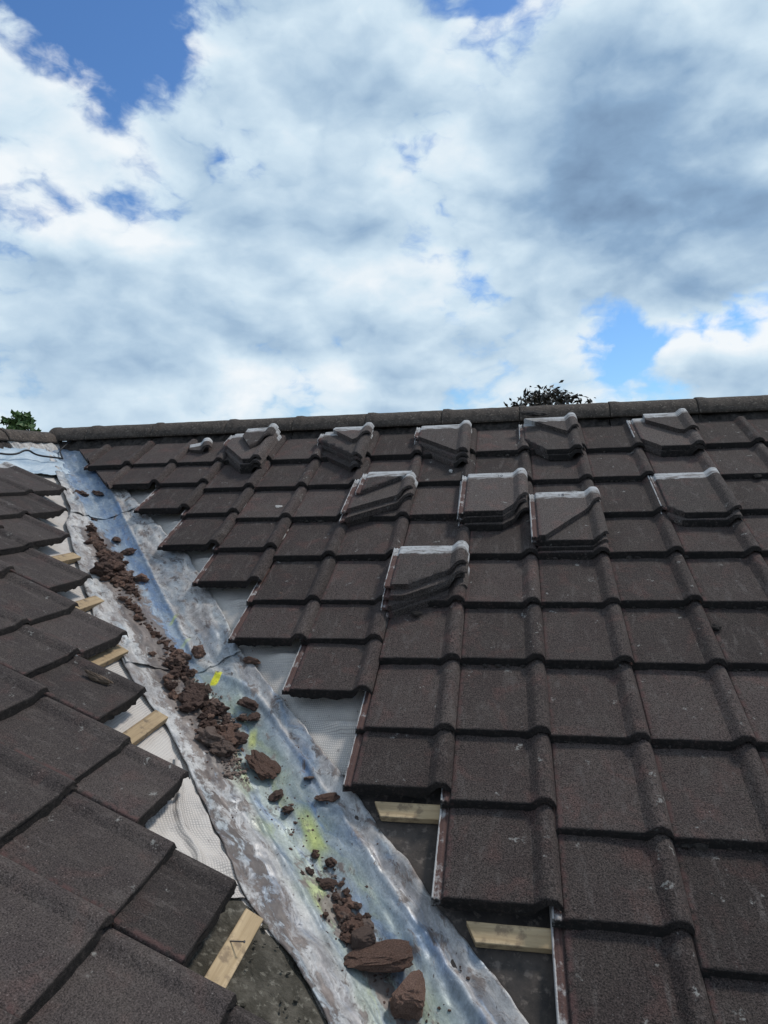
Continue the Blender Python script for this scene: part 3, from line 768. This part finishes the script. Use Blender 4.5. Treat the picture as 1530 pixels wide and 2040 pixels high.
def tube(name, pts, r, mat, seg=8):
    cu = bpy.data.curves.new(name, 'CURVE'); cu.dimensions = '3D'; cu.bevel_depth = r; cu.bevel_resolution = 2
    sp = cu.splines.new('NURBS'); sp.points.add(len(pts) - 1); sp.use_endpoint_u = True; sp.order_u = 3
    for p, q in zip(sp.points, pts): p.co = (*q, 1)
    tmp = bpy.data.objects.new(name, cu); COL.objects.link(tmp); bpy.context.view_layer.update()
    me = bpy.data.meshes.new_from_object(tmp.evaluated_get(bpy.context.evaluated_depsgraph_get()))
    bpy.data.objects.remove(tmp); bpy.data.curves.remove(cu)
    return mesh_obj(name, me, mat)
def lp(x, y, h): return Vector((x, y, zL(x, h)))
tag(tube('cable', [lp(-2.66, -1.6, -.02), lp(-2.65, -1.0, -.02), lp(-2.66, -.80, -.012), lp(-2.645, -.62, -.02), lp(-2.64, -.52, .02), lp(-2.63, -.46, -.01), lp(-2.62, -.30, -.015), lp(-2.62, -.22, -.02)], .006, MAT_BLACK),
    'thin black cable lying along the lower edge of the pale sheet', 'cable')
tag(tube('cable', [lp(-2.80, .02, -.03) + Vector((.05, .06, .05)), lp(-2.78, -.02, -.035), lp(-2.72, -.10, -.03), lp(-2.66, -.17, -.03)], .005, MAT_BLACK),
    'short black cable end hanging below the ridge corner', 'cable')

# ------------------------------------------------------------------ rubble in the valley
def lump_me(seed, mat, sub=3, ang=0.35, rough=1.0, box=1.0):
    r = random.Random(seed); bm = bmesh.new(); bmesh.ops.create_icosphere(bm, subdivisions=sub + 1, radius=1)
    planes = [Vector((r.uniform(-1, 1), r.uniform(-1, 1), r.uniform(-1, 1))).normalized() for _ in range(7)]
    lim = [r.uniform(.55, .9) for _ in planes]
    for v in bm.verts:
        if box < 1: v.co = Vector([math.copysign(abs(q) ** box, q) for q in v.co])
        for p, l in zip(planes if box == 1 else planes[:2], lim):
            d = v.co.dot(p)
            if d > l: v.co -= p * (d - l) * .9
        v.co *= 1 + ang * nz(*(v.co + Vector((0, seed * 1.7, 0))), 1.3 + .1 * (seed % 5)) * 1.3 + rough * .22 * nz(*(v.co + Vector((seed, 0, 0))), 3.0) + rough * .13 * nz(*(v.co + Vector((0, 0, seed))), 7.0) + .08 * nz(*v.co, 15)
    me = bpy.data.meshes.new('mortar_lump'); bm.to_mesh(me); bm.free(); me.materials.append(mat); return me
LUMPS = [lump_me(i, MAT_DEBRIS if i % 3 else MAT_DEBRIS2) for i in range(16)]
rl = random.Random(5)
def lead_z(s, w): return KVZ(s) + (math.sqrt(w * w + .035 ** 2) - .018) / math.sqrt(2) * TT + .006
def put_lump(name, s, w, size, label, cat='mortar lump', group=None, me=None, flat=.72, yaw=None, lift=0.0, elong=1.2, tilt=.4):
    x, y = valley(s, w)
    o = link(bpy.data.objects.new(name, me or rl.choice(LUMPS)))
    sc_ = Vector((size * elong, size, size * flat))
    o.matrix_world = Matrix.Translation((x, y, lead_z(s, w) + size * flat * .55 + lift)) @ Matrix.Rotation(rl.uniform(0, 6.28) if yaw is None else yaw, 4, 'Z') @ Matrix.Rotation(rl.uniform(-tilt, tilt), 4, 'X') @ Matrix.Rotation(rl.uniform(-tilt, tilt), 4, 'Y') @ Matrix.Diagonal((*sc_, 1))
    tag(o, label, cat, group); return o
HEAP = 'brown broken mortar lump lying in the rubble heap down the valley'
path = interp([(-1.0, -.070), (-.95, -.070), (-.82, -.045), (-.74, -.064), (-.66, -.085), (-.5, -.055), (-.36, -.070), (-.23, -.10), (-.04, -.125), (.12, -.085), (.19, -.10), (.55, -.115), (.75, -.10)])
spread = interp([(-1.0, .03), (-.85, .06), (-.7, .055), (-.5, .035), (-.3, .022), (0, .025), (.12, .055), (.3, .03), (.6, .02), (.75, .012)])
sizef = interp([(-1.0, .032), (-.85, .036), (-.7, .038), (-.45, .028), (-.3, .018), (0, .020), (.15, .046), (.35, .042), (.55, .030), (.75, .016)])
for i in range(290):
    s = -1.0 + 1.76 * (i + rl.random()) / 290
    w = path(s) + spread(s) * rl.gauss(0, .75)
    put_lump('mortar_lump', s, w, sizef(s) * rl.uniform(.35, 1.0) * (1.15 if rl.random() < .2 else .62), HEAP, 'mortar lump', 'mortar rubble heaped in the valley', lift=rl.uniform(0, .012))
single = [(-.44, .037, .026, 'upright brown mortar shard standing at the right of the heap', 1.1, 1.3),
          (.19, .010, .030, 'brown mortar lump at the right end of the upper heap', .7, 1.2),
          (.63, .0, .026, 'long brown mortar stick lying across the top of the heap', .4, 2.2),
          (.47, .012, .030, 'dark angular lump beside the upper heap on blue lead', .55, 1.5),
          (1.20, -.050, .040, 'dark brown lump alone near the top of the valley', .55, 1.2),
          (1.22, .045, .030, 'dark brown shard under the cut tile corner', .4, 2.2),
          (-.80, .095, .032, 'dark brown lump by the right crease beside yellow stains', .5, 1.4),
          (-.86, .085, .022, 'small dark lump just below the right crease lump', .5, 1.3),
          (-1.06, .020, .050, 'flat oval brown lump alone below the heap', .42, 1.5),
          (-1.18, .012, .022, 'small dark crumb below the oval lump', .5, 1.2),
          (-1.24, .016, .018, 'tiny black crumb low in the trough', .5, 1.2),
          (-1.19, .121, .017, 'small rust brown crumb on the right flange', .35, 1.2),
          (-1.285, .136, .026, 'rust brown flake on the right flange', .3, 1.2),
          (-1.27, .112, .016, 'small brown flake left of the larger flange flake', .35, 1.2),
          (-1.60, -.004, .020, 'brown lump behind the big slab at the bottom of the valley', .6, 1.4),
          (-1.50, .004, .017, 'dark brown crumb pile lump above the big slab', .5, 1.5),
          (.86, -.055, .016, 'small brown chip on the upper lead lap', .4, 1.3),
          (-.62, .188, .024, 'brown shard on the right edge of the lead by the membrane', .6, 1.5),
          (-.93, -.105, .040, 'rounded grey-brown lump at the lower end of the heap', .7, 1.2)]
for k, (s, w, sz, lab, fl, el) in enumerate(single):
    put_lump('mortar_lump', s, w, sz, lab, me=lump_me(100 + k, MAT_DEBRIS2 if 'dark' in lab or 'black' in lab else MAT_DEBRIS), flat=fl, elong=el, yaw=k * 1.1)
put_lump('mortar_slab', -1.735, .008, .048, 'large flat brown mortar slab across the bottom of the valley', 'mortar slab', me=lump_me(201, MAT_DEBRIS, 3, .16, .55, .55), flat=.36, elong=1.75, yaw=.12, lift=.012, tilt=.08)
for i in range(60):
    s = -1.38 - .28 * math.sqrt(rl.random()); put_lump('mortar_lump', s, .004 + .026 * rl.gauss(0, 1), rl.uniform(.003, .012) * (1.4 if s < -1.56 else 1), 'small brown mortar lump in the crumbly pile above the big slab', 'mortar lump', 'crumbly pile above the big slab')
put_lump('mortar_slab', -1.680, .000, .030, 'upright brown mortar block leaning on the large flat slab', 'mortar slab', me=lump_me(202, MAT_DEBRIS, 3, .15, .5, .55), flat=1.0, elong=.9, yaw=.5)
put_lump('mortar_slab', -1.84, .018, .042, 'reddish mortar block at the bottom edge of the photo', 'mortar slab', me=lump_me(203, MAT_DEBRIS, 3, .15, .5, .5), flat=.9, elong=.9, yaw=.2)
# loose crumbs too many to count
def crumbs(n, fn, mat, label, smin, smax, seed):
    r = random.Random(seed); bm = bmesh.new()
    for _ in range(n):
        p = fn(r)
        k = len(bm.verts)
        g = bmesh.ops.create_icosphere(bm, subdivisions=1, radius=1)['verts']
        sz = r.uniform(smin, smax) * (1 if r.random() < .85 else 1.8)
        a = Vector((r.uniform(.6, 1.6), r.uniform(.6, 1.6), r.uniform(.4, .9))) * sz
        ro = Matrix.Rotation(r.uniform(0, 6.3), 3, 'Z')
        for v in g: v.co = p + ro @ Vector((v.co.x * a.x, v.co.y * a.y, v.co.z * a.z)) * r.uniform(.75, 1.2)
    o = mesh_obj('crumbs', bm, mat); tag(o, label, 'crumbs', None, 'stuff'); return o
def heap_pt(r):
    s = r.uniform(-1.1, .75); w = path(s) + spread(s) * r.gauss(0, .8)
    x, y = valley(s, w); return Vector((x, y, lead_z(s, w) + .003))
crumbs(1500, heap_pt, MAT_DEBRIS, 'fine brown crumbs of mortar scattered through the rubble heap', .0015, .006, 1)
def low_pt(r):
    s = r.uniform(-2.0, -1.0); w = .0 + .03 * r.gauss(0, 1) + .02 * math.sin(s * 9)
    if r.random() < .25: w = r.uniform(-.18, .18)
    x, y = valley(s, w); return Vector((x, y, lead_z(s, w) - .003))
crumbs(420, low_pt, MAT_DEBRIS2, 'dark crumbs trailing down the lower lead', .0012, .0038, 2)
def flank_pt(r):
    s = r.uniform(-1.1, .8); w = r.choice((-1, 1)) * r.uniform(.12, .22)
    x, y = valley(s, w); return Vector((x, y, lead_z(s, w) - .003))
crumbs(160, flank_pt, MAT_DEBRIS, 'brown grit sprinkled on the lead flanges', .0015, .004, 3)

# dirt bed low on the left slope
def dirt(i, j):
    x = -.545 + 1.19 * i + .03 * nz(j * 5, 3, 3); yt = KV - x - (.265 + .12 * max(0, 1 - i * 7)) + .05 * nz(x, 1, 1, 9)
    y = yt - .62 * j
    e = min(1, min(j, 1 - j) * 6, min(i, 1 - i) * 6)
    return Vector((x, y, zL(x, HU + .001 + e * (.010 + .008 * nz(x, y, 2, 9) + .007 * nz(x, y, 7, 24) + .004 * nz(x, y, 3, 60)))))
bm = sheet_grid(dirt, 110, 60, lambda i, j: (i, j)); bmesh.ops.recalc_face_normals(bm, faces=bm.faces)
o = mesh_obj('dirt', bm, MAT_DIRT); tag(o, 'mossy dirt and grit beside the lower left batten', 'dirt', None, 'stuff')
def dirt_pt(r):
    x = r.uniform(-.44, .3); y = KV - x - r.uniform(.30, .72); return Vector((x, y, zL(x, HU + .014)))
crumbs(260, dirt_pt, MAT_DIRT, 'grit and straw bits on the dirt bed', .002, .006, 6)
def flap(i, j):
    sv = -1.02 - .50 * i; w = -.235 - .02 * nz(sv, 1, 2, 9) - (.03 + .15 * min(1, i * 2.2)) * j * (1 - .35 * max(0, i - .7))
    x, y = valley(sv, w)
    fold = .016 * math.exp(-((j - .45 - .25 * (i - .5)) / .07) ** 2) + .010 * abs(nz(sv, w, 3, 13)) + .006 * nz(sv, w, 5, 32)
    return Vector((x, y, zL(x, HU + .008 + fold)))
bm = sheet_grid(flap, 60, 40, lambda i, j: (-1.02 - .50 * i, j * .2)); bmesh.ops.recalc_face_normals(bm, faces=bm.faces)
tag(mesh_obj('membrane_flap', bm, MAT_MEMB), 'torn crumpled pale membrane flap sticking out beside the lower left lead', 'membrane')
# nail through the lowest left batten
bx = -.447; byy = KV - bx - .255 * math.sqrt(2) - .12
bm = bmesh.new(); bmesh.ops.create_cone(bm, cap_ends=True, segments=10, radius1=.0016, radius2=.0016, depth=.055)
bmesh.ops.create_cone(bm, cap_ends=True, segments=12, radius1=.0030, radius2=.0030, depth=.0012, matrix=Matrix.Translation((0, 0, .0281)))
o = mesh_obj('nail', bm, MAT_RUST); o.matrix_world = Matrix.Translation((bx + .012, byy, zL(bx, HU + .006) + .034)) @ Matrix.Rotation(1.25, 4, 'Y') @ Matrix.Rotation(.35, 4, 'X')
tag(o, 'bent steel nail lying on the lowest left batten', 'nail')

# bits lying on the tiles
def ray_plane(px, py, p0, n):
    d = pdir(px, py); return CAMPOS + d * ((p0 - CAMPOS).dot(n) / d.dot(n))
PLR = Vector((0, 0, 0)); LLIP = L0 - NL * (.029 * SLF)
def bit(name, pos, n, size, mat, label, cat, elong=1.4, flat=.5, yaw=0., seed=1):
    o = link(bpy.data.objects.new(name, lump_me(300 + seed, mat)))
    q = Vector((0, 0, 1)).rotation_difference(n).to_matrix().to_4x4()
    o.matrix_world = Matrix.Translation(pos + n * size * flat * .4) @ q @ Matrix.Rotation(yaw, 4, 'Z') @ Matrix.Diagonal((size * elong, size, size * flat, 1))
    tag(o, label, cat); return o
bit('mortar_stick', L0 + XL * (SLF * TW * 2.68) + UL * (G * SLF * 1.84) - NL * .020, NL, .014, MAT_DARKWOOD, 'brown stick-shaped fragment lying on a left slope tile', 'fragment', 3.6, .8, .1, 1)
def on_r(a, v, h=-.012): return PR(a * TW, v * G, h)
rb = random.Random(9)
for k, (a, v, sz, lab, mat) in enumerate([(-.63, 5.22, .016, 'dark crumb on a tile just below the front stack', MAT_MORTAR), (-.20, 2.83, .020, 'grey round lichen pebble on a tile between two stacks', MAT_PALE),
        (-2.62, 4.86, .014, 'pale and red mortar chip on a tile near the valley', MAT_DEBRIS), (3.02, 5.42, .016, 'black moss crumb beside a tile roll at the right', MAT_MORTAR),
        (4.55, 2.05, .014, 'black moss crumb near the right edge under the second course', MAT_MORTAR), (-.42, 1.62, .012, 'small grey chip beside a roll in the second course', MAT_PALE),
        (-3.35, 2.62, .016, 'flat pale lichen spot on a third course tile', MAT_PALE)]):
    bit('mortar_crumb', on_r(a, v), NR, sz, mat, lab, 'crumb', 1.3, .3 if 'lichen' in lab else .6, k, 10 + k)
def moss_pt(r):
    k = r.randint(1, 10); first = right[k][0] + 2; u = r.uniform(first, 8)
    p = PR(u * TW, k * G + r.uniform(-.002, .010), -.026); return p
crumbs(1500, moss_pt, MAT_MORTAR, 'black moss crumbs caught under the tile edges', .003, .009, 12)
def moss_l(r):
    k = r.randint(-2, 4); u = r.uniform(-4, left[k][0] - 1.2)
    return L0 + XL * (SLF * TW * u) + UL * (G * SLF * k - r.uniform(.0, .012)) - NL * (.049)
crumbs(700, moss_l, MAT_MORTAR, 'black moss crumbs under the left slope tile edges', .003, .008, 13)

# ------------------------------------------------------------------ trees beyond the ridge
def leaf_mat(name, c1, c2):
    m, t, b = material(name)
    r = t.new('ShaderNodeNewGeometry').outputs['Random Per Island']
    c = t.mix(r, (*c1, 1), (*c2, 1)); t.l.new(c, b.inputs['Base Color']); b.inputs['Roughness'].default_value = 0.6
    return m
MAT_BARK = simple('bark', (0.045, 0.035, 0.028), (0.08, 0.065, 0.05), 12)
def tree(label, top, dist_dir, height, radius, lm, seed, clumps, leafsz, squash=1.0):
    r = random.Random(seed)
    root = empty('tree', (top.x, top.y, GROUND)); tag(root, label, 'tree')
    bm = bmesh.new()
    def limb(p0, p1, r0, r1, n=8):
        d = (p1 - p0); q = d.to_track_quat('Z', 'Y').to_matrix()
        a = [bm.verts.new(p0 + q @ Vector((math.cos(t) * r0, math.sin(t) * r0, 0))) for t in [2 * math.pi * k / n for k in range(n)]]
        b = [bm.verts.new(p1 + q @ Vector((math.cos(t) * r1, math.sin(t) * r1, 0))) for t in [2 * math.pi * k / n for k in range(n)]]
        for k in range(n): bm.faces.new((a[k], a[(k + 1) % n], b[(k + 1) % n], b[k]))
    H = height
    limb(Vector((0, 0, -.2)), Vector((.1, 0, H * .35)), .22, .15); limb(Vector((.1, 0, H * .35)), Vector((0, .1, H * .7)), .15, .08); limb(Vector((0, .1, H * .7)), Vector((0, 0, H * .97)), .08, .015)
    cl = []
    for k in range(clumps):
        zf = r.uniform(.35, 1.0); rad = radius * (1.0 - max(0, (zf - .55) / .45) ** 1.6 * .8) * math.sqrt(r.random())
        a = r.uniform(0, 6.28); c = Vector((math.cos(a) * rad, math.sin(a) * rad, H * zf * .985))
        cl.append(c)
        if k % 2 == 0: limb(Vector((0, 0, H * zf * .72)), c, .035, .008, 5)
    mesh_obj('trunk', bm, MAT_BARK, root)
    bm = bmesh.new()
    for c in cl:
        cr_ = radius * r.uniform(.07, .13)
        for _ in range(34):
            p = c + Vector((r.gauss(0, 1), r.gauss(0, 1), r.gauss(0, .6))) * cr_ * .6
            n = Vector((r.gauss(0, 1), r.gauss(0, 1), r.gauss(.6, 1))).normalized(); u = n.orthogonal().normalized(); v = n.cross(u)
            ro = r.uniform(0, 6.28); u, v = u * math.cos(ro) + v * math.sin(ro), v * math.cos(ro) - u * math.sin(ro)
            sz = leafsz * r.uniform(.6, 1.3)
            bm.faces.new([bm.verts.new(p + q) for q in (-u * sz, -u * sz * .2 + v * sz * .45, u * sz, -u * sz * .2 - v * sz * .45)])
    mesh_obj('crown', bm, lm, root)
    return root
LM1 = leaf_mat('green_leaves', (0.05, 0.10, 0.03), (0.12, 0.19, 0.06))
LM2 = leaf_mat('copper_leaves', (0.022, 0.017, 0.012), (0.055, 0.040, 0.026))
def far(px, py, dist): d = pdir(px, py); return CAMPOS + d * (dist / math.hypot(d.x, d.y))
p = far(36, 836, 15); tree('green leafy tree top peeping over the left ridge', p, None, p.z - GROUND + .22, 0.9, LM1, 4, 190, .075)
p = far(1088, 782, 19); tree('dark copper-leaved tree top showing above the long ridge', p, None, p.z - GROUND + .05, 2.7, LM2, 8, 230, .085)
